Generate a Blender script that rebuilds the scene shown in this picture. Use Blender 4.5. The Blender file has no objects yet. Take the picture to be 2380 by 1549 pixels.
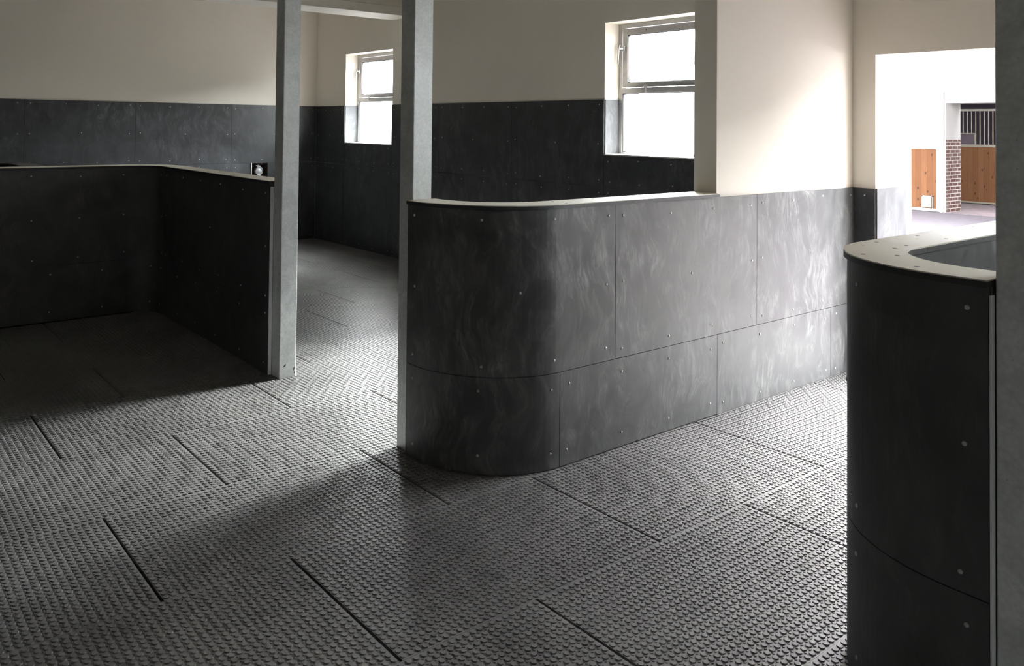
import bpy, bmesh, math, random
import numpy as np
from mathutils import Vector, Matrix
random.seed(7)
SC = bpy.context.scene
COL = SC.collection
PI = math.pi

# ------------------------------------------------------------------ helpers
def link(o, parent=None):
    COL.objects.link(o)
    if parent is not None:
        o.parent = parent
    return o

def wloc(o):
    v = Vector((0, 0, 0))
    while o is not None:
        v = v + o.location
        o = o.parent
    return v

class MB:
    """collects faces in world coordinates, builds one mesh object"""
    def __init__(s):
        s.v = []; s.f = []; s.sm = []
    def add(s, vs, fs, smooth=False):
        b = len(s.v)
        s.v += [tuple(v) for v in vs]
        for f in fs:
            s.f.append(tuple(b + i for i in f)); s.sm.append(smooth)
        return s
    def box(s, x0, x1, y0, y1, z0, z1):
        vs = [(x0,y0,z0),(x1,y0,z0),(x1,y1,z0),(x0,y1,z0),(x0,y0,z1),(x1,y0,z1),(x1,y1,z1),(x0,y1,z1)]
        return s.add(vs, [(0,3,2,1),(4,5,6,7),(0,1,5,4),(1,2,6,5),(2,3,7,6),(3,0,4,7)])
    def cyl(s, p0, p1, r, n=16, r1=None, cap=True):
        p0 = Vector(p0); p1 = Vector(p1); d = (p1-p0).normalized()
        a = d.orthogonal().normalized(); b = d.cross(a)
        r1 = r if r1 is None else r1
        vs = []
        for p, rr in ((p0, r), (p1, r1)):
            for i in range(n):
                t = 2*PI*i/n
                vs.append(p + a*rr*math.cos(t) + b*rr*math.sin(t))
        s.add(vs, [(i, (i+1) % n, n+(i+1) % n, n+i) for i in range(n)], True)
        if cap:
            s.add(vs[:n], [tuple(range(n-1, -1, -1))]); s.add(vs[n:], [tuple(range(n))])
        return s
    def lathe(s, c, axis, prof, n=20):
        """prof: list of (radius, height along axis)"""
        c = Vector(c); d = Vector(axis).normalized(); a = d.orthogonal().normalized(); b = d.cross(a)
        vs = []; fs = []
        for (r, h) in prof:
            for i in range(n):
                t = 2*PI*i/n
                vs.append(c + d*h + a*r*math.cos(t) + b*r*math.sin(t))
        for k in range(len(prof)-1):
            for i in range(n):
                fs.append((k*n+i, k*n+(i+1) % n, (k+1)*n+(i+1) % n, (k+1)*n+i))
        s.add(vs, fs, True)
        m = len(prof)-1
        s.add(vs[m*n:], [tuple(range(n))], True)
        return s
    def tube(s, pts, r, n=10):
        for a, b in zip(pts[:-1], pts[1:]):
            s.cyl(a, b, r, n)
        return s
    def build(s, name, mat, parent=None, bevel=0, segs=2):
        me = bpy.data.meshes.new(name)
        o = bpy.data.objects.new(name, me)
        link(o, parent)
        off = wloc(parent) if parent is not None else Vector((0, 0, 0))
        me.from_pydata([(v[0]-off.x, v[1]-off.y, v[2]-off.z) for v in s.v], [], s.f)
        me.polygons.foreach_set('use_smooth', s.sm)
        me.materials.append(mat)
        me.update()
        if bevel:
            m = o.modifiers.new('bevel', 'BEVEL'); m.width = bevel; m.segments = segs
            m.limit_method = 'ANGLE'; m.angle_limit = math.radians(40)
        return o

def empty(name, loc=(0, 0, 0), parent=None):
    o = bpy.data.objects.new(name, None); o.location = loc; o.empty_display_size = .1
    return link(o, parent)

def tag(o, label, cat, group=None):
    o['label'] = label; o['category'] = cat; o['kind'] = 'thing'
    if group: o['group'] = group
    return o

def struct(o, label=None, cat=None):
    o['kind'] = 'structure'
    if label: o['label'] = label
    if cat: o['category'] = cat
    return o

def slab(axis, c0, c1, u0, u1, z0, z1, holes=(), mb=None):
    """wall slab with rectangular holes. axis 'x': thickness along x between c0,c1, u = y; axis 'y': the other way"""
    mb = mb or MB()
    us = sorted({u0, u1, *[h for H_ in holes for h in H_[:2] if u0 < h < u1]})
    zs = sorted({z0, z1, *[h for H_ in holes for h in H_[2:] if z0 < h < z1]})
    nu, nz = len(us)-1, len(zs)-1
    def full(i, j):
        if i < 0 or j < 0 or i >= nu or j >= nz: return False
        cu, cz = (us[i]+us[i+1])/2, (zs[j]+zs[j+1])/2
        return not any(h[0] < cu < h[1] and h[2] < cz < h[3] for h in holes)
    def P(c, u, z): return (c, u, z) if axis == 'x' else (u, c, z)
    def quad(*ps): mb.add(ps, [(0, 1, 2, 3)])
    fl = axis == 'x'
    for i in range(nu):
        for j in range(nz):
            if not full(i, j): continue
            a, b, c, d = us[i], us[i+1], zs[j], zs[j+1]
            q0 = [P(c0,a,c),P(c0,a,d),P(c0,b,d),P(c0,b,c)]
            q1 = [P(c1,a,c),P(c1,b,c),P(c1,b,d),P(c1,a,d)]
            quad(*(q0 if fl else q0[::-1])); quad(*(q1 if fl else q1[::-1]))
            for (ii, jj, e) in ((i-1,j,((a,d),(a,c))),(i+1,j,((b,c),(b,d))),(i,j-1,((a,c),(b,c))),(i,j+1,((b,d),(a,d)))):
                if not full(ii, jj):
                    (ua, za), (ub, zb) = e
                    q = [P(c0,ua,za),P(c0,ub,zb),P(c1,ub,zb),P(c1,ua,za)]
                    quad(*(q if fl else q[::-1]))
    return mb

# ------------------------------------------------------------------ materials
class NT:
    def __init__(s, name):
        s.m = bpy.data.materials.new(name); s.m.use_nodes = True
        s.t = s.m.node_tree; s.n = s.t.nodes; s.l = s.t.links
        s.b = s.n['Principled BSDF']
        s.pos = s.n.new('ShaderNodeNewGeometry').outputs['Position']
    def map(s, scale, src=None, rot=(0, 0, 0)):
        m = s.n.new('ShaderNodeMapping'); m.inputs['Scale'].default_value = scale; m.inputs['Rotation'].default_value = rot
        s.l.new(src or s.pos, m.inputs['Vector']); return m.outputs[0]
    def noise(s, scale=1, det=4, rough=.5, dist=0, vec=None):
        n = s.n.new('ShaderNodeTexNoise'); n.inputs['Scale'].default_value = scale; n.inputs['Detail'].default_value = det
        n.inputs['Roughness'].default_value = rough; n.inputs['Distortion'].default_value = dist
        s.l.new(vec or s.pos, n.inputs['Vector']); return n.outputs['Fac']
    def ramp(s, fac, stops):
        r = s.n.new('ShaderNodeValToRGB'); e = r.color_ramp.elements
        while len(e) < len(stops): e.new(.5)
        for k, (p, c) in enumerate(stops):
            e[k].position = p; e[k].color = (c, c, c, 1) if not hasattr(c, '__len__') else (*c, 1)
        s.l.new(fac, r.inputs[0]); return r.outputs[0]
    def math(s, op, a, b=0.0):
        m = s.n.new('ShaderNodeMath'); m.operation = op
        for i, v in enumerate((a, b)):
            if hasattr(v, 'links'): s.l.new(v, m.inputs[i])
            else: m.inputs[i].default_value = v
        return m.outputs[0]
    def mix(s, fac, a, b, mode='MIX'):
        m = s.n.new('ShaderNodeMix'); m.data_type = 'RGBA'; m.blend_type = mode
        for i, v in ((0, fac), (6, a), (7, b)):
            if hasattr(v, 'links'): s.l.new(v, m.inputs[i])
            elif i == 0: m.inputs[0].default_value = v
            else: m.inputs[i].default_value = (*v, 1)
        return m.outputs[2]
    def set(s, col=None, rough=None, metal=None, spec=None):
        for k, v in (('Base Color', col), ('Roughness', rough), ('Metallic', metal), ('Specular IOR Level', spec)):
            if v is None: continue
            if hasattr(v, 'links'): s.l.new(v, s.b.inputs[k])
            elif k == 'Base Color': s.b.inputs[k].default_value = (*v, 1)
            else: s.b.inputs[k].default_value = v
        return s.m
    def bump(s, h, strength=.3, dist=.01):
        b = s.n.new('ShaderNodeBump'); b.inputs['Strength'].default_value = strength; b.inputs['Distance'].default_value = dist
        s.l.new(h, b.inputs['Height']); s.l.new(b.outputs[0], s.b.inputs['Normal'])

def plain(name, col, rough=.5, metal=0, spec=.5, var=.12, scale=12):
    t = NT(name)
    n = t.noise(scale, 5, .6)
    c = t.mix(n, tuple(x*(1-var) for x in col), tuple(min(1, x*(1+var)) for x in col))
    return t.set(c, rough, metal, spec)

def m_rubber(name, dark, haze, light, amount, rough=(.45, .58), spec=.45):
    t = NT(name)
    patch = t.ramp(t.noise(1.5, 3, .55, .4), [(.36, 0.0), (.68, 1.0)])
    wn = t.n.new('ShaderNodeTexNoise'); wn.inputs['Scale'].default_value = 1.9; wn.inputs['Detail'].default_value = 2.5
    t.l.new(t.pos, wn.inputs['Vector'])
    def vm(op, a, b):
        m = t.n.new('ShaderNodeVectorMath'); m.operation = op
        for i, v in enumerate((a, b)):
            if hasattr(v, 'links'): t.l.new(v, m.inputs[i])
            else: m.inputs[i].default_value = v
        return m.outputs[0]
    wv = vm('ADD', t.pos, vm('MULTIPLY', vm('SUBTRACT', wn.outputs['Color'], (.5, .5, .5)), (.40, .40, .25)))
    st = t.noise(1, 4, .55, .5, t.map((13, 13, 4.0), wv))
    st2 = t.noise(1, 4, .65, .3, t.map((75, 75, 6.5), wv))
    streak = t.ramp(st, [(.42, 0.0), (.72, 1.0)])
    fine = t.ramp(st2, [(.38, .12), (.72, 1.0)])
    k = t.math('MULTIPLY', t.math('MULTIPLY', streak, fine), t.math('ADD', t.math('MULTIPLY', patch, .85), .15))
    k = t.math('MULTIPLY', k, amount)
    base = t.mix(t.ramp(t.noise(3.1, 5, .6, .8), [(.3, 0.0), (.75, 1.0)]), dark, haze)
    c = t.mix(k, base, light)
    speck = t.ramp(t.noise(90, 2, .6), [(.64, 0.0), (.74, 1.0)])
    c = t.mix(t.math('MULTIPLY', speck, .10), c, dark)
    rg = t.ramp(st, [(.35, rough[0]), (.75, rough[1])])
    t.bump(t.noise(140, 3, .6), .06, .004)
    return t.set(c, rg, 0, spec)

def m_floor():
    t = NT('studded_rubber_floor')
    a = t.noise(1.3, 5, .6, .5)
    b = t.noise(7, 5, .65, .4)
    c = t.mix(t.ramp(a, [(.35, 0.0), (.68, 1.0)]), (.108, .107, .108), (.184, .1825, .183))
    dk = t.ramp(b, [(.56, 0.0), (.72, 1.0)])
    c = t.mix(t.math('MULTIPLY', dk, .7), c, (.036, .036, .038))
    f = t.noise(120, 2, .6)
    c = t.mix(t.ramp(f, [(.3, 0.0), (.8, .25)]), c, (.21, .207, .203))
    return t.set(c, t.ramp(b, [(.3, .42), (.7, .32)]), 0, .5)

def m_galv():
    t = NT('galvanised_steel')
    v = t.n.new('ShaderNodeTexVoronoi'); v.inputs['Scale'].default_value = 70; t.l.new(t.pos, v.inputs['Vector'])
    a = t.noise(9, 5, .65, .6)
    s = t.noise(1, 5, .6, 1.0, t.map((5, 5, 26)))
    c = t.mix(t.ramp(a, [(.3, 0.0), (.7, 1.0)]), (.56, .58, .58), (.78, .80, .80))
    c = t.mix(t.math('MULTIPLY', v.outputs['Distance'], .35), c, (.30, .32, .32))
    c = t.mix(t.ramp(s, [(.6, 0.0), (.8, .35)]), c, (.30, .31, .30))
    d = t.ramp(t.noise(160, 2, .5), [(.70, 0.0), (.78, 1.0)])
    c = t.mix(t.math('MULTIPLY', d, .6), c, (.10, .10, .09))
    return t.set(c, t.ramp(a, [(.3, .36), (.7, .52)]), .30, .5)

def m_plaster():
    t = NT('cream_plaster')
    a = t.noise(1.1, 4, .55); b = t.noise(60, 3, .6)
    c = t.mix(a, (.79, .735, .65), (.86, .81, .73))
    t.bump(b, .12, .004)
    return t.set(c, .9, 0, .2)

def m_wood():
    t = NT('spruce_boards')
    sx = t.n.new('ShaderNodeSeparateXYZ'); t.l.new(t.pos, sx.inputs[0])
    bd = t.math('FLOOR', t.math('MULTIPLY', sx.outputs['Y'], 9.0))
    w = t.n.new('ShaderNodeTexWhiteNoise'); w.noise_dimensions = '1D'; t.l.new(bd, w.inputs['W'])
    cv = t.n.new('ShaderNodeCombineXYZ'); t.l.new(sx.outputs['Y'], cv.inputs[0]); t.l.new(sx.outputs['Z'], cv.inputs[2])
    t.l.new(t.math('MULTIPLY', w.outputs['Value'], 9.0), cv.inputs[1])
    g = t.noise(1, 5, .6, .8, t.map((30, 1, 2.2), cv.outputs[0]))
    c = t.mix(w.outputs['Value'], (.042, .0185, .0085), (.056, .0265, .0130))
    c = t.mix(t.ramp(g, [(.4, 0.0), (.75, .5)]), c, (.027, .0115, .0050))
    k = t.n.new('ShaderNodeTexVoronoi'); k.inputs['Scale'].default_value = 1.0
    t.l.new(t.map((7, 1, 4.2), cv.outputs[0]), k.inputs['Vector'])
    kn = t.ramp(k.outputs['Distance'], [(.07, 1.0), (.16, 0.0)])
    c = t.mix(t.math('MULTIPLY', kn, .85), c, (.009, .0035, .002))
    fr = t.math('FRACT', t.math('MULTIPLY', sx.outputs['Y'], 9.0))
    jn = t.math('LESS_THAN', fr, .035)
    c = t.mix(t.math('MULTIPLY', jn, .6), c, (.011, .0045, .002))
    return t.set(c, .8, 0, .08)

def m_brick(name, c1, c2, mort, bw, bh, axes, ms=.012, off=.5):
    t = NT(name)
    sx = t.n.new('ShaderNodeSeparateXYZ'); t.l.new(t.pos, sx.inputs[0])
    cv = t.n.new('ShaderNodeCombineXYZ')
    t.l.new(sx.outputs[axes[0]], cv.inputs[0]); t.l.new(sx.outputs[axes[1]], cv.inputs[1])
    b = t.n.new('ShaderNodeTexBrick'); b.offset = off
    b.inputs['Color1'].default_value = (*c1, 1); b.inputs['Color2'].default_value = (*c2, 1); b.inputs['Mortar'].default_value = (*mort, 1)
    b.inputs['Scale'].default_value = 1; b.inputs['Mortar Size'].default_value = ms
    b.inputs['Brick Width'].default_value = bw; b.inputs['Row Height'].default_value = bh
    t.l.new(cv.outputs[0], b.inputs['Vector'])
    c = t.mix(t.ramp(t.noise(5, 4, .6), [(.3, 0.0), (.8, .35)]), b.outputs['Color'], mort)
    return t.set(c, .85, 0, .08)

def m_glass(name):
    t = NT(name)
    tr = t.n.new('ShaderNodeBsdfTransparent'); tr.inputs[0].default_value = (.93, .95, .94, 1)
    gl = t.n.new('ShaderNodeBsdfGlossy'); gl.inputs['Roughness'].default_value = .02
    mx = t.n.new('ShaderNodeMixShader')
    mx.inputs[0].default_value = .06; t.l.new(tr.outputs[0], mx.inputs[1]); t.l.new(gl.outputs[0], mx.inputs[2])
    t.l.new(mx.outputs[0], t.n['Material Output'].inputs['Surface'])
    return t.m

RUB = m_rubber('scuffed_black_rubber', (.034, .035, .036), (.078, .078, .079), (.44, .44, .43), .72, (.36, .50), .5)
LIN = m_rubber('black_rubber_lining', (.020, .0205, .022), (.050, .052, .058), (.22, .225, .24), .7, (.38, .52), .5)
RUBD = m_rubber('black_rubber_panel', (.036, .0365, .038), (.074, .074, .076), (.24, .24, .235), .5, (.42, .55), .45)
FLO = m_floor()
GAP = plain('dark_mat_underlay', (.012, .012, .012), .9)
GALV = m_galv()
PLA = m_plaster()
CEIL = plain('pale_ceiling_boards', (.62, .57, .48), .85)
CAPM = plain('beige_cap_board', (.66, .625, .54), .55, var=.10, scale=5)
RIM = plain('black_cap_edge', (.025, .025, .026), .5)
CORE = plain('grey_partition_core', (.06, .06, .06), .8)
ALU = plain('grey_window_metal', (.36, .35, .34), .42, .6, var=.15, scale=25)
SEAL = plain('black_window_seal', (.015, .015, .015), .6)
STEEL = plain('bright_steel', (.50, .50, .49), .42, .8, var=.05)
SILL = plain('white_window_sill', (.80, .79, .77), .6, var=.03)
PANE = m_glass('window_glass')
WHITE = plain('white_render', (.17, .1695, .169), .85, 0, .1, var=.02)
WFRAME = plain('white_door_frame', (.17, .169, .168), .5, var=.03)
WOOD = m_wood()
BRICK = m_brick('dark_red_brick', (.022, .0062, .0055), (.028, .008, .007), (.17, .155, .15), .24, .077, ('X', 'Z'), .010)
PAVE = m_brick('lilac_grey_paving', (.056, .050, .058), (.064, .057, .065), (.043, .039, .043), .22, .11, ('X', 'Y'), .006)
PAVD = m_brick('dark_brick_paving', (.10, .083, .088), (.13, .105, .11), (.06, .05, .055), .22, .11, ('X', 'Y'), .008)
DULL = plain('dull_steel_rail', (.085, .080, .068), .5, .3)
STRIP = plain('pale_edge_strip', (.66, .68, .69), .45, .2)
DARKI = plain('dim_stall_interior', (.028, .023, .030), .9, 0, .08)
NICHE = plain('dark_brown_niche', (.030, .020, .014), .6)
HATCH = plain('pale_hatch', (.075, .058, .03), .5)

# ------------------------------------------------------------------ dimensions (metres; x runs along the corridor, y along the stall fronts)
XE, YB, YA = 5.91, 11.0, 2.97
CH = 4.1                          # ceiling height
SEAM, PTOP, CAPT, LINT = .475, 1.29, 1.31, 1.961
WZ0, WZ1 = 1.435, 2.685
WIN = [(4.11, 5.32), (8.95, 10.15), (-.95, .26), (-5.8, -4.6)]  # the last two are unseen windows, added for fill light
DOOR = (1.44, 2.81, 0.0, 2.228)
XW, YF = -9.0, -9.0               # far sides of the hall, behind and left of the camera

# ------------------------------------------------------------------ screws
def screw_mesh():
    mb = MB()
    mb.lathe((0, 0, 0), (0, 0, 1), [(.0068, -.004), (.0068, .001), (.0054, .0030), (.0026, .0038), (.0022, .0024)], 12)
    me = bpy.data.meshes.new('screw')
    me.from_pydata(mb.v, [], mb.f); me.polygons.foreach_set('use_smooth', mb.sm); me.materials.append(STEEL); me.update()
    return me
SCREW = screw_mesh()
def screw(p, n, parent):
    o = bpy.data.objects.new('screw', SCREW); link(o, parent)
    o.location = Vector(p) - wloc(parent)
    o.rotation_euler = Vector(n).to_track_quat('Z', 'Y').to_euler()
    return o

# ------------------------------------------------------------------ floor
GX, GY, GP, RP = 2.287, 2.962, 1.280, .770
def mat_mesh():
    nx, ny, p, py = 44, 26, .0289, .02945
    W, D, TH = GP-.012, RP-.0005, .012
    ax = (np.arange(nx)-(nx-1)/2)*p; ay = (np.arange(ny)-(ny-1)/2)*py
    V = [np.array([(-W/2,-D/2,-TH),(W/2,-D/2,-TH),(W/2,D/2,-TH),(-W/2,D/2,-TH),(-W/2,-D/2,0),(W/2,-D/2,0),(W/2,D/2,0),(-W/2,D/2,0)])]
    F = [(0,3,2,1),(4,5,6,7),(0,1,5,4),(1,2,6,5),(2,3,7,6),(3,0,4,7)]
    b = 8
    def studs(xs, ys, r0, r1, h, n):
        nonlocal b
        t = np.arange(n)*2*PI/n
        ring = np.concatenate([np.stack([r0*np.cos(t), r0*np.sin(t), np.full(n, -.0005)], 1), np.stack([r1*np.cos(t), r1*np.sin(t), np.full(n, h)], 1)])
        for x in xs:
            for y in ys:
                V.append(ring+np.array([x, y, 0]))
                F.extend([(b+i, b+(i+1) % n, b+n+(i+1) % n, b+n+i) for i in range(n)])
                F.append(tuple(range(b+n, b+2*n))); b += 2*n
    studs(ax, ay, .0110, .0100, .0038, 12)
    studs(ax[:-1]+p/2, ay[:-1]+py/2, .0040, .0035, .0026, 6)
    me = bpy.data.meshes.new('floor_mat')
    me.from_pydata(np.concatenate(V).tolist(), [], F); me.materials.append(FLO); me.update()
    return me
floor = MB().box(XW, 6.455, YF, YB+.3, -.25, -.012).build('floor', GAP); struct(floor)
MAT = mat_mesh()
def row_shift(k):
    return {0: 0.0, 1: .50, 2: 1.085-1.28, -1: .556-1.28+.0, -2: 0.0}.get(k, 0.0 if k % 2 == 0 else .53)
spots = []
for k in range(-10, 7):
    yc = GY+RP/2-RP*k
    if yc > YB+.2 or yc < -1.3: continue
    for i in range(-6, 4):
        xc = GX+row_shift(k)+GP*(i+.5)
        if xc-GP/2 > XE or xc < -2.6: continue
        a = math.atan2(yc, xc)-math.radians(56)                # seen from the hall entrance
        ds = math.hypot(xc, yc)
        if ds > 1.6 and (a > math.radians(40)+.9/ds or a < -math.radians(50)-.9/ds): continue
        if xc+.64 < 1.2 and yc > 8.6 or xc < 2 and yc > 7.9: continue   # behind the left partition
        spots.append((ds, xc, yc))
spots.sort()
for ds, xc, yc in spots[:99]:
    o = bpy.data.objects.new('floor_mat', MAT); link(o, floor); o.location = (xc, yc, 0)
print('floor mats', len(spots))

# ------------------------------------------------------------------ building shell
holes = [(a, b, WZ0, WZ1) for a, b in WIN]+[DOOR]
wr = slab('x', XE, 6.17, YF, YB+.3, 0, CH, holes)
slab('x', 6.17, 6.455, .72, 3.5, 0, CH, [DOOR], wr)               # the wall is thicker round the door
wall_right = wr.build('wall_right', PLA); struct(wall_right)
NI = (4.88, 5.14, .90, 1.137)
wall_back = slab('y', YB, YB+.3, XW, XE, 0, CH, [NI]).build('wall_back', PLA); struct(wall_back)
wall_left = slab('x', XW-.3, XW, YF, YB+.3, 0, CH).build('wall_left', PLA); struct(wall_left)
wall_front = slab('y', YF-.3, YF, XW, XE, 0, CH).build('wall_front', PLA); struct(wall_front)
ceiling = MB().box(XW-.3, 6.455, YF-.3, YB+.3, CH, CH+.2).build('ceiling', CEIL); struct(ceiling)
PIL = 4.287
wall_center = MB().box(PIL, XE, YA+.002, YA+.162, 0, CH).build('wall_center', PLA); struct(wall_center)
wall_upper = MB().box(XW, XE, 8.50, 8.96, 3.165, CH).build('wall_upper', PLA); struct(wall_upper)

# lining panels on the walls -----------------------------------------------------
def lining(axis, c, sgn, u0, u1, z0, z1, parent, hole=(), cols=4, rows=3, th=.012, mat=None, noscrew=False):
    """a rubber panel fixed to the wall face at c, sticking out by th towards sgn"""
    g = .0015
    a, b = (c-th, c) if sgn < 0 else (c, c+th)
    o = slab(axis, a, b, u0+g, u1-g, z0+g, z1-g, hole).build('rubber_panel', mat or LIN, parent)
    if noscrew: return o
    f = a if sgn < 0 else b
    for r in range(rows):
        z = z0+.055+(z1-z0-.11)*r/max(1, rows-1)
        for q in range(cols):
            u = u0+.065+(u1-u0-.13)*q/max(1, cols-1)
            if rows == 3 and r == 1 and cols == 4 and q in (1, 2):
                if q == 2: continue
                u = (u0+u1)/2
            u += random.uniform(-.012, .012); zz = z+random.uniform(-.012, .012)
            if any(h[0]-.03 < u < h[1]+.03 and h[2]-.03 < zz < h[3]+.03 for h in hole): continue
            if axis == 'x': screw((f, u, zz), (sgn, 0, 0), o)
            else: screw((u, f, zz), (0, sgn, 0), o)
    return o
# back wall
nb_s = [5.90, 4.578, 3.272, 1.966, .66, -.65, -1.96, -3.27]
for b_, a_ in zip(nb_s[:-1], nb_s[1:]):
    lining('y', YB, -1, a_, b_, 1.137, LINT, wall_back, rows=3, noscrew=a_ < .5)
    lining('y', YB, -1, a_, b_, 0, 1.137, wall_back, [NI] if b_ > 5 else (), rows=2, noscrew=a_ < 1.9)
# window wall inside the stall
ww = [3.135, 4.11, 5.32, 6.62, 7.93, 8.95, 10.15, 10.985]
for a_, b_ in zip(ww[:-1], ww[1:]):
    hz = [(w[0], w[1], WZ0, WZ1) for w in WIN]
    win_col = any(abs(a_-w[0]) < .01 for w in WIN)
    lining('x', XE, -1, a_, b_, 1.137, LINT if not win_col else WZ0, wall_right, rows=3 if not win_col else 2, cols=4)
    lining('x', XE, -1, a_, b_, 0, 1.137, wall_right, rows=2, cols=4)
# corridor end wall beside the door and the door jamb
lining('x', XE, -1, 2.81, YA-.012, 0, PTOP, wall_right, rows=3, cols=1)
o = MB().box(XE+.0, 6.353, 2.798, 2.81, 0, PTOP).build('jamb_panel', LIN, wall_right)
# corridor side of the centre wall
lining('y', YA, -1, 4.69, XE-.002, SEAM, PTOP, wall_center, mat=RUB)
lining('y', YA, -1, 4.28, 5.583, 0, SEAM, wall_center, rows=2, mat=RUB)
lining('y', YA, -1, 5.583, XE-.002, 0, SEAM, wall_center, rows=2, cols=2, mat=RUB)
lining('y', YA+.162, 1, 4.30, XE-.014, 0, LINT, wall_center, noscrew=True)

# ------------------------------------------------------------------ windows
def window(n, y0, y1):
    w = empty('window_%d' % n, (6.1, (y0+y1)/2, WZ0)); struct(w)
    X = 6.10
    zt = 2.05
    g = .002
    fr = MB()                                        # outer frame
    fr.box(X, X+.06, y0+g, y0+.045, WZ0+g, WZ1-g).box(X, X+.06, y1-.045, y1-g, WZ0+g, WZ1-g)
    fr.box(X, X+.06, y0+.045, y1-.045, WZ1-.045, WZ1-g).box(X, X+.06, y0+.045, y1-.045, WZ0+g, WZ0+.030)
    fr.box(X, X+.06, y0+.045, y1-.045, zt-.030, zt+.022)
    f = fr.build('window_frame', ALU, w, .002)
    s = MB(); a, b, c, d = y0+.050, y1-.050, zt+.027, WZ1-.050
    X2 = X+.004
    s.box(X2, X+.05, a, a+.055, c, d).box(X2, X+.05, b-.055, b, c, d).box(X2, X+.05, a+.055, b-.055, d-.060, d).box(X2, X+.05, a+.055, b-.055, c, c+.045)
    sa = s.build('sash', ALU, w, .002)
    se = MB()                                        # dark rubber seal round both panes
    def ring(y0_, y1_, z0_, z1_, t, x0_, x1_):
        se.box(x0_, x1_, y0_, y0_+t, z0_, z1_).box(x0_, x1_, y1_-t, y1_, z0_, z1_)
        se.box(x0_, x1_, y0_+t, y1_-t, z0_, z0_+t).box(x0_, x1_, y0_+t, y1_-t, z1_-t, z1_)
    ring(a+.055, b-.055, c+.045, d-.060, .006, X+.010, X+.03)
    ring(y0+.045, y1-.045, WZ0+.030, zt-.030, .006, X+.010, X+.03)
    se.build('seal', SEAL, w)
    MB().box(X+.022, X+.030, a+.061, b-.061, c+.051, d-.066).build('pane', PANE, w)
    MB().box(X+.022, X+.030, y0+.051, y1-.051, WZ0+.036, zt-.036).build('pane', PANE, w)
    # lever handle on the hinge-side stile
    hy = b-.012
    h = MB()
    h.box(X-.012, X+.003, hy-.018, hy+.018, 2.425, 2.470)
    h.cyl((X-.012, hy, 2.448), (X-.040, hy+.012, 2.448), .008, 12)
    h.tube([(X-.040, hy+.014, 2.485), (X-.044, hy+.024, 2.44), (X-.044, hy+.034, 2.30)], .0085, 12)
    h.build('handle', STEEL, w)
    l = MB()
    ly = y1-.325
    l.box(X-.008, X+.003, ly-.016, ly+.016, zt-.020, zt+.040)
    l.box(X-.016, X-.008, ly-.010, ly+.010, zt-.028, zt+.028)
    l.build('latch', STEEL, w, .002)
    dt = MB().cyl((X+.0045, y1-.33, WZ1-.075), (X-.001, y1-.33, WZ1-.075), .006, 10)
    dt.build('vent_hole', SEAL, w)
    # window board and the lined lower part of the reveal
    MB().box(XE-.004, X, y0+.002, y1-.002, WZ0, WZ0+.012).build('window_sill', SILL, w)
    rv = MB().box(XE, X-.002, y1-.012, y1-.001, WZ0+.012, LINT)
    rv.build('reveal_panel', LIN, w)
    rv = MB().box(XE, X-.002, y0+.001, y0+.012, WZ0+.012, LINT)
    rv.build('reveal_panel', LIN, w)
    return w
for i, (a, b) in enumerate(WIN):
    window(i+1, a, b)

# ------------------------------------------------------------------ low partitions
class Path:
    """polyline with left/right normals: list of straight and arc pieces. d>0 is inside (away from the outer face)"""
    def __init__(s, pieces):
        s.p = pieces; s.len = []
        for q in pieces:
            s.len.append(math.dist(q[1], q[2]) if q[0] == 'L' else abs(q[4]-q[3])*q[2])
        s.total = sum(s.len)
    def at(s, t, d):
        for q, L in zip(s.p, s.len):
            if t <= L+1e-9 or q is s.p[-1]:
                if q[0] == 'L':
                    a, b, n = q[1], q[2], q[3]; k = t/L
                    return (a[0]+(b[0]-a[0])*k-n[0]*d, a[1]+(b[1]-a[1])*k-n[1]*d), n
                c, r, t0, t1, sg = q[1:6]
                an = t0+(t1-t0)*t/L
                n = (math.cos(an)*sg, math.sin(an)*sg)
                return (c[0]+r*math.cos(an)-n[0]*d, c[1]+r*math.sin(an)-n[1]*d), n
            t -= L
    def stops(s, t0, t1):
        out = {t0, t1}; acc = 0
        for q, L in zip(s.p, s.len):
            if q[0] == 'A':
                n = 28
                for i in range(n+1):
                    v = acc+L*i/n
                    if t0 < v < t1: out.add(v)
            else:
                for v in (acc, acc+L):
                    if t0 < v < t1: out.add(v)
            acc += L
        o = sorted(out)
        return [v for i, v in enumerate(o) if i == 0 or v-o[i-1] > 1e-6]
    def sweep(s, t0, t1, d0, d1, z0, z1, mb=None):
        mb = mb or MB()
        ts = s.stops(t0, t1); vs = []
        for t in ts:
            a = s.at(t, d0)[0]; b = s.at(t, d1)[0]
            vs += [(*a, z0), (*a, z1), (*b, z1), (*b, z0)]
        fs = []; 
        n = len(ts)
        A = Vector((*s.at(ts[0], d0)[0], 0)); B = Vector((*s.at(ts[min(1, n-1)], d0)[0], 0)); C_ = Vector((*s.at(ts[0], d1)[0], 0))
        flip = (B-A).cross(C_-A).z > 0
        for i in range(n-1):
            for k in range(4):
                f = (i*4+k, i*4+(k+1) % 4, (i+1)*4+(k+1) % 4, (i+1)*4+k)
                fs.append(f[::-1] if not flip else f)
        e0 = (3, 2, 1, 0); e1 = tuple((n-1)*4+k for k in range(4))
        fs.append(e0 if flip else e0[::-1]); fs.append(e1 if flip else e1[::-1])
        return mb.add(vs, fs)

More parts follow.
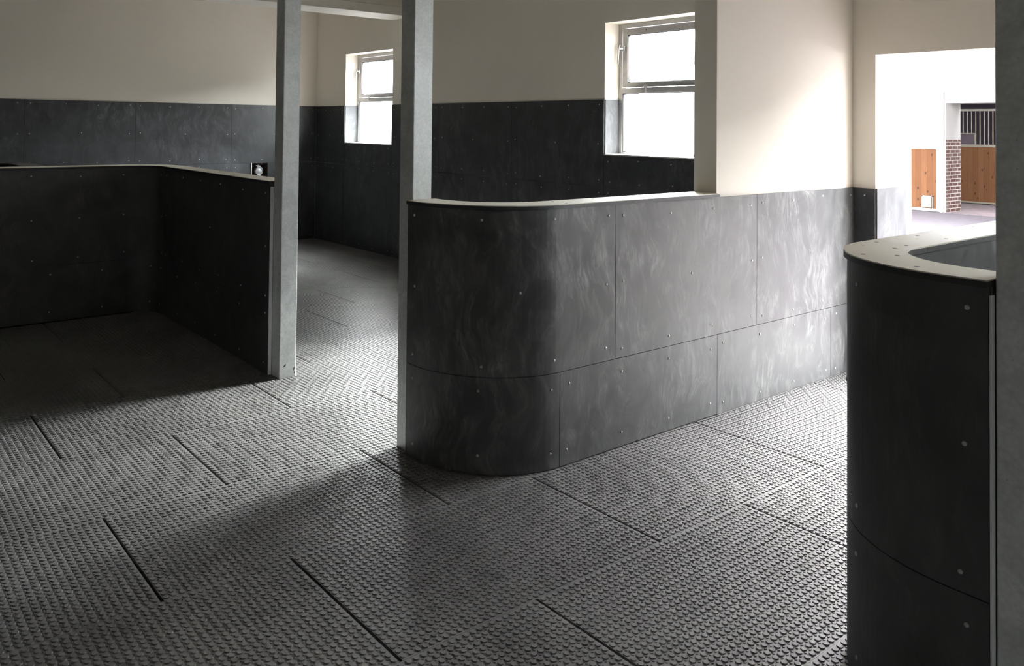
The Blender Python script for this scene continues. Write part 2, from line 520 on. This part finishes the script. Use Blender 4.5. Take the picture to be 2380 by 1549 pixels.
TH = .168
def partition(name, loc, path, uppers, lowers, t_end, label, group=None, cap_t=None, inner=True, endstrip=True, capsplit=(), scr=True, cap_screws=(), capm=None, pm=None):
    w = empty(name, loc)
    tag(w, label, 'partition', group)
    c0, c1 = (0, t_end) if cap_t is None else cap_t
    path.sweep(0.0, t_end, .013, TH-.013, .004, PTOP-.001).build('core', CORE, w)
    g = .0016
    for (lst, z0, z1, rows) in ((uppers, SEAM, PTOP, (.060, .40, .755)), (lowers, .006, SEAM, (.080, .400))):
        for (a, b) in lst:
            o = path.sweep(a+g, b-g, 0, .0125, z0+g, z1-g).build('rubber_panel', pm or RUBD, w)
            if not scr: continue
            L = b-a; m = max(2, round(L/.43)+1)
            for ri, r in enumerate(rows):
                for q in range(m):
                    t = a+.06+(L-.12)*q/(m-1)
                    if len(rows) == 3 and ri == 1 and 0 < q < m-1 and m % 2 == 0:
                        if q > 1: continue
                        t = a+L*.5
                    t += random.uniform(-.012, .012)
                    p, n = path.at(t, 0)
                    screw((p[0], p[1], z0+r+random.uniform(-.012, .012)), (n[0], n[1], 0), o)
    if inner:
        o = path.sweep(.004, t_end-.002, TH-.0125, TH, .004, PTOP-.002).build('inner_panel', LIN, w)
    cuts = [c0, *capsplit, c1]
    for a, b in zip(cuts[:-1], cuts[1:]):
        cp = path.sweep(a+.0008, b-.0008, -.010, TH+.006, PTOP+.0172, CAPT+.001).build('cap', capm or CAPM, w)
        path.sweep(a+.0008, b-.0008, -.011, TH+.007, PTOP, PTOP+.017).build('cap_edge', RIM, cp)
        for t in cap_screws:
            if a < t < b:
                for dd in ((.03, TH-.04) if t != cap_screws[0] else (.05,)):
                    p, n = path.at(t, dd)
                    mm = MB().cyl((p[0], p[1], CAPT-.002), (p[0], p[1], CAPT+.0015), .007, 10)
                    mm.build('cap_screw', RIM, cp)
    if endstrip:
        path.sweep(-.005, -.0005, 0, .0235, .006, PTOP-.02).build('edge_strip', STRIP, w)
    return w

# centre partition: from the middle post, round the corner, along the corridor to the pier
XO, R = 2.44, .53
Pm = Path([('L', (XO, 3.538), (XO, YA-.012+R), (-1, 0)),
           ('A', (XO+R, YA-.012+R), R, PI, PI*1.5, 1),
           ('L', (XO+R, YA-.012), (4.69, YA-.012), (0, -1))])
def tx(x): return Pm.len[0]+Pm.len[1]+(x-XO-R)
mid = partition('stall_partition', (XO+.3, YA+.25, 0), Pm, [(0, tx(3.378)), (tx(3.378), tx(4.69))], [(0, tx(2.972)), (tx(2.972), tx(4.28))], tx(4.284),
    'black rubber partition curving from the middle steel post to the white pier', 'low rounded partitions', cap_t=(0, tx(4.286)), endstrip=False,
    pm=RUB, capsplit=(tx(3.02),), cap_screws=(.35, .95, 1.25, 1.7, 2.1))
# right partition: from the right post, round the corner, along the corridor to the door wall
RR, YR = .45, 1.42
Pr = Path([('L', (XO+.005, .872), (XO+.005, YR-RR), (-1, 0)),
           ('A', (XO+.005+RR, YR-RR), RR, PI, PI*.5, 1),
           ('L', (XO+.005+RR, YR), (XE-.015, YR), (0, 1))])
def txr(x): return Pr.len[0]+Pr.len[1]+(x-XO-.005-RR)
right = partition('stall_partition', (XO+.3, YR-.25, 0), Pr, [(0, txr(3.30)), (txr(3.30), txr(4.61)), (txr(4.61), Pr.total)], [(0, txr(2.95)), (txr(2.95), txr(4.26)), (txr(4.26), txr(5.57)), (txr(5.57), Pr.total)], Pr.total,
    'dark rubber partition with a wide beige top, at the right edge, beside the right post', 'low rounded partitions',
    capsplit=(txr(2.98),), cap_screws=(.22, .47, .72, .84, 1.15, 1.65))
# left partition: from the left post back, round an inside corner and off to the left
XL, YLF, RL = 2.47, 7.60, .25
Pl = Path([('L', (XL-.025, 5.186), (XL-.025, YLF-RL), (-1, 0)),
           ('A', (XL-.025-RL, YLF-RL), RL, 0, PI*.5, -1),
           ('L', (XL-.025-RL, YLF), (-3.2, YLF), (0, -1))])
q = Pl.len[0]+Pl.len[1]
sx = [q+(2.195-x) for x in (1.02, -.29, -1.6, -2.9)]
left = partition('stall_partition', (XL+.05, 6.2, 0), Pl, [(0, Pl.len[0]-.02), (Pl.len[0]-.02, sx[0]+.02), (sx[0]+.02, sx[1]), (sx[1], sx[2]), (sx[2], Pl.total)],
    [(0, Pl.len[0]+.1), (Pl.len[0]+.1, sx[0]+.35), (sx[0]+.35, sx[1]+.35), (sx[1]+.35, sx[2]+.35), (sx[2]+.35, Pl.total)], Pl.total,
    'black rubber partition running back from the left steel post and turning left', 'low rounded partitions', cap_screws=(.4, 1.2, 2.0))
# the rounded partition that meets the left one from behind
Pb = Path([('L', (1.56, 7.80), (1.56, 8.42), (1, 0)),
           ('A', (1.36, 8.42), .20, 0, PI*.5, 1),
           ('L', (1.36, 8.62), (-3.2, 8.62), (0, 1))])
backp = partition('stall_partition', (1.45, 8.3, 0), Pb, [(0, 1.1), (1.1, Pb.total)], [(0, 1.4), (1.4, Pb.total)], Pb.total,
    'rounded partition end just showing behind the left partition, at the left edge', 'low rounded partitions', endstrip=False, scr=False, capm=RIM)

# ------------------------------------------------------------------ steel posts
def post(x, y, label):
    w = empty('steel_post', (x+.061, y+.061, 0))
    tag(w, label, 'post', 'galvanised square posts')
    mb = MB().box(x, x+.122, y, y+.122, 0.0005, CH-.001)
    o = mb.build('tube', GALV, w, .005, 3)
    return w
p_l = post(2.47, 5.06, 'galvanised square post at the end of the left partition, standing free on the floor')
p_m = post(2.47, 3.54, 'galvanised square post rising from the end of the curved middle partition')
p_r = post(2.47, .744, 'galvanised square post at the right edge of the picture, in shade')
# welding scar and rust flecks low on the left post
def fleck(x, z, a, s, parent):
    mb = MB()
    pts = [(math.cos(t)*s*(1+.35*math.sin(3*t)), math.sin(t)*s*.35) for t in np.linspace(0, 2*PI, 11)[:-1]]
    vs = [(x+u*math.cos(a)-v*math.sin(a), 5.0595, z+u*math.sin(a)+v*math.cos(a)) for u, v in pts]
    vs2 = [(v[0], 5.0605, v[2]) for v in vs]; n = len(vs)
    mb.add(vs+vs2, [tuple(range(n)), tuple(range(2*n-1, n-1, -1))]+[(i, i+n, (i+1) % n+n, (i+1) % n) for i in range(n)])
    return mb.build('scratch', RIM, parent)
fleck(2.508, .085, .7, .014, p_l); fleck(2.575, .055, 1.2, .012, p_l); fleck(2.58, .03, 1.3, .008, p_l)

# ------------------------------------------------------------------ steel beam carrying the upper wall
bm_ = empty('ceiling_beam', (0, 8.73, 3.056))
tag(bm_, 'pale boxed beam high across the hall, passing behind both posts', 'beam')
MB().box(XW, XE-.002, 8.50, 8.96, 3.056, 3.163).build('soffit', plain('pale_painted_steel', (.86, .83, .75), .5, 0, var=.08), bm_, .004)

# ------------------------------------------------------------------ drinker in its niche on the back wall
d = empty('horse_drinker', (4.99, 11.0, .92))
tag(d, 'round-lidded steel drinker set in a square niche low on the back wall', 'drinker')
x0, x1, z0, z1 = NI
nb = MB()
nb.box(x0, x1, 11.13, 11.14, z0, z1).box(x0, x0+.006, 10.99, 11.13, z0, z1).box(x1-.006, x1, 10.99, 11.13, z0, z1)
nb.box(x0+.006, x1-.006, 10.99, 11.13, z1-.006, z1).box(x0+.006, x1-.006, 10.99, 11.13, z0, z0+.006)
nb.build('niche_lining', NICHE, d)
MB().box(x0-.004, x0+.008, 10.978, 11.0, z0, z1).build('niche_edge', SILL, d)
dc = (5.036, 11.02, 1.018)
MB().lathe((dc[0], 11.08, dc[2]), (0, -1, 0), [(.050, -.05), (.050, .02), (.0, .022)], 28).build('lid', plain('grey_drinker_lid', (.60, .62, .62), .45, .2, var=.05), d)
rim = MB()
n = 36
for i in range(n):
    t0, t1 = 2*PI*i/n, 2*PI*(i+1)/n
    rim.cyl((dc[0]+.054*math.cos(t0), 11.058, dc[2]+.054*math.sin(t0)), (dc[0]+.054*math.cos(t1), 11.058, dc[2]+.054*math.sin(t1)), .007, 8)
rim.build('rim', STEEL, d)
vv = MB()
vv.cyl((dc[0]-.012, 11.07, dc[2]+.055), (dc[0]-.012, 11.07, dc[2]+.098), .012, 12)
vv.cyl((dc[0]-.05, 11.065, dc[2]+.075), (dc[0]+.02, 11.065, dc[2]+.068), .008, 10)
vv.cyl((dc[0]-.012, 11.07, dc[2]+.090), (dc[0]+.02, 11.07, dc[2]+.094), .007, 10)
vv.box(dc[0]-.03, dc[0]+.015, 11.06, 11.09, dc[2]+.050, dc[2]+.066)
vv.build('valve', STEEL, d)
MB().lathe((5.105, 11.13, 1.115), (0, -1, 0), [(.010, 0), (.010, .006), (.004, .010), (0, .010)], 12).build('bolt', STEEL, d)
MB().box(dc[0]-.01, dc[0]+.03, 11.06, 11.12, z0+.006, dc[2]-.05).build('bracket', GALV, d)

# ------------------------------------------------------------------ courtyard seen through the door
XO2 = 18.65
ground = MB().box(6.455, XO2+.0, -14, 30, -.25, 0).build('ground', PAVE); struct(ground)
OPN = (5.0, 7.435, 0.0, 2.27)
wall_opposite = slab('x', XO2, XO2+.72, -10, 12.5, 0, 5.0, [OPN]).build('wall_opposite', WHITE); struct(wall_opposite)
MB().box(XO2-.004, XO2+.722, 7.425, 7.4345, 0, 1.513).build('brick_facing', BRICK, wall_opposite)
alf = MB().box(XO2, 26.0, 0, 14, -.25, -.002).build('floor_stable', PAVD); struct(alf)
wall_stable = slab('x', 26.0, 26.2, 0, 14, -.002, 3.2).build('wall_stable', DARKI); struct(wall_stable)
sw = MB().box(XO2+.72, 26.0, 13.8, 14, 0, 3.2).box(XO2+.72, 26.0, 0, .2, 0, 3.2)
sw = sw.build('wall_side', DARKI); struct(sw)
cs = MB().box(19.9, 26.2, 0, 14, 3.2, 3.3).build('ceiling_stable', DARKI); struct(cs)  # stops short of the front wall, a gap made to let sky light in

yard_shade = MB().box(16.3, XO2, -10, 12.5, 3.25, 3.4).build('added_yard_shade', WHITE, wall_opposite)  # unseen slab added to shade the opposite wall and sliding door
door_shade = MB().box(6.455, 9.6, .4, 4.4, 2.95, 3.05).build('added_door_shade', PLA, wall_right)  # unseen slab added to cut the sun and sky light through the door
# sliding door parked beside the opening
sd = empty('sliding_stable_door', (XO2-.06, 8.3, .0))
tag(sd, 'white framed sliding door with a wooden lower panel and small pale hatch, across the courtyard', 'door')
y0, y1 = 7.455, 9.25
fr = MB()
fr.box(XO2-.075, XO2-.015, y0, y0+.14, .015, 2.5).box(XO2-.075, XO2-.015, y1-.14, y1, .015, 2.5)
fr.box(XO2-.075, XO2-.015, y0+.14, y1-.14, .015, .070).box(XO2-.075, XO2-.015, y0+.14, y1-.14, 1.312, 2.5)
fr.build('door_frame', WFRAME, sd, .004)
MB().box(XO2-.060, XO2-.030, y0+.138, y1-.138, .068, 1.314).build('board_panel', WOOD, sd)
ht = MB()
hy = 7.77
ht.box(XO2-.105, XO2-.060, hy-.09, hy+.09, .085, .31)
h = ht.build('hatch', HATCH, sd, .006)
MB().box(XO2-.075, XO2-.060, hy-.115, hy-.09, .075, .33).box(XO2-.075, XO2-.060, hy+.09, hy+.115, .075, .33).box(XO2-.075, XO2-.060, hy-.115, hy+.115, .31, .335).build('hatch_dark_strips', RIM, h)  # thin black strips on three sides of the hatch
MB().cyl((XO2-.03, y0+.06, 0.0), (XO2-.03, y0+.06, .03), .02, 10).build('floor_guide', STEEL, sd)

# barred stall front inside
XS = 21.55
sf = empty('barred_stall_front', (XS, 7.2, 0))
tag(sf, 'wooden stall front with upright steel bars and a feed flap, seen through the doorway', 'stall front')
ya, yb = 5.3, 8.46
frm = MB()
frm.box(XS-.03, XS+.03, yb-.075, yb, 0, 2.36)
frm.box(XS-.03, XS+.03, ya, ya+.07, 0, 2.36)
frm.build('upright', DULL, sf)
MB().box(XS-.03, XS+.03, ya+.07, yb-.075, 2.165, 2.215).build('top_rail', DULL, sf)
MB().box(XS-.03, XS+.03, ya+.07, yb-.075, 1.325, 1.385).build('middle_rail', DULL, sf)
MB().box(XS-.03, XS+.03, ya+.07, yb-.075, .015, .055).build('bottom_rail', DULL, sf)
MB().box(XS-.018, XS+.018, ya+.07, yb-.075, .055, 1.325).build('board_panel', WOOD, sf)
yfl = 7.965
k = 0
y = yb-.075-.085
while y > ya+.1:
    zb = 1.385 if y < yfl+.0 else 1.645
    MB().cyl((XS, y, zb), (XS, y, 2.165), .0125, 10).build('bar', DULL, sf)
    y -= .0885; k += 1
ff = MB().box(XS-.02, XS+.02, yfl-.03, yb-.075, 1.625, 1.65).box(XS-.02, XS+.02, yfl-.03, yfl, 1.385, 1.625)
ff = ff.build('feed_flap_frame', DULL, sf)
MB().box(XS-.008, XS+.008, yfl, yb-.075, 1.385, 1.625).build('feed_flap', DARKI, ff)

# ------------------------------------------------------------------ camera
f_, px_, py_, yaw, pit, roll = 1923.1622, 1033.873, 250.402, math.radians(52.934), .0213, .0108
import os
fw = Vector((math.cos(yaw)*math.cos(pit), math.sin(yaw)*math.cos(pit), math.sin(pit)))
r = Vector((math.sin(yaw), -math.cos(yaw), 0)); u = r.cross(fw)
r2 = r*math.cos(roll)+u*math.sin(roll); u2 = -r*math.sin(roll)+u*math.cos(roll)
cd = bpy.data.cameras.new('camera'); cam = bpy.data.objects.new('camera', cd); COL.objects.link(cam)
M = Matrix((r2, u2, -fw)).transposed().to_4x4(); M.translation = (0, 0, 1.7)
cam.matrix_world = M
cd.sensor_fit = 'HORIZONTAL'; cd.sensor_width = 36; cd.lens = f_/2380*36
cd.shift_x = (1190-px_)/2380; cd.shift_y = (py_-774.5)/2380
cd.clip_start = .05; cd.clip_end = 200
SC.camera = cam

# ------------------------------------------------------------------ light
w = bpy.data.worlds.new('overcast_sky'); SC.world = w; w.use_nodes = True
SUN = Vector((-.80, -.06, -.59)).normalized()          # a veiled sun beyond the courtyard, with a wide bright haze round it
SKY_BASE, SKY_GLOW, GLOW_POWER, SUN_E = 26.0, 220.0, 6.0, 140.0
wt = w.node_tree; bg = wt.nodes['Background']; bg.inputs[0].default_value = (.95, .97, 1.0, 1)
tc = wt.nodes.new('ShaderNodeTexCoord')
dt = wt.nodes.new('ShaderNodeVectorMath'); dt.operation = 'DOT_PRODUCT'; dt.inputs[1].default_value = -SUN
wt.links.new(tc.outputs['Generated'], dt.inputs[0])
def wm(op, a, b):
    m = wt.nodes.new('ShaderNodeMath'); m.operation = op
    for i, v in enumerate((a, b)):
        if hasattr(v, 'links'): wt.links.new(v, m.inputs[i])
        else: m.inputs[i].default_value = v
    return m.outputs[0]
g = wm('POWER', wm('MAXIMUM', dt.outputs['Value'], 0.0), GLOW_POWER)
wt.links.new(wm('ADD', wm('MULTIPLY', g, SKY_GLOW), SKY_BASE), bg.inputs[1])
def sun(name, d, strength, angle, col):
    l = bpy.data.lights.new(name, 'SUN'); l.energy = strength; l.angle = math.radians(angle); l.color = col
    o = bpy.data.objects.new(name, l); COL.objects.link(o)
    o.rotation_euler = (-Vector(d)).to_track_quat('Z', 'Y').to_euler(); o.location = (12, 0, 8)
sun('hazy_sun', SUN, SUN_E, 27, (1.0, .98, .95))
def portal(name, y0, y1, z0, z1):
    pl = bpy.data.lights.new(name, 'AREA'); pl.shape = 'RECTANGLE'; pl.size = z1-z0; pl.size_y = y1-y0
    pl.cycles.is_portal = True
    po = bpy.data.objects.new(name, pl); COL.objects.link(po)
    M = Matrix(((0, 0, 1), (0, 1, 0), (-1, 0, 0))).to_4x4()       # local x down, y along the wall, light travels towards -x
    M.translation = (6.168 if z0 else 6.45, (y0+y1)/2, (z0+z1)/2); po.matrix_world = M
portal('door_portal', *DOOR)
for a, b in WIN:
    portal('window_portal', a, b, WZ0, WZ1)

vs = SC.view_settings
vs.view_transform = 'Standard'; vs.look = 'None'; vs.exposure = 0.22; vs.gamma = 1.0; vs.use_curve_mapping = False
SC.cycles.use_denoising = True
SC.cycles.max_bounces = 10; SC.cycles.diffuse_bounces = 6
SC.cycles.sample_clamp_indirect = 10
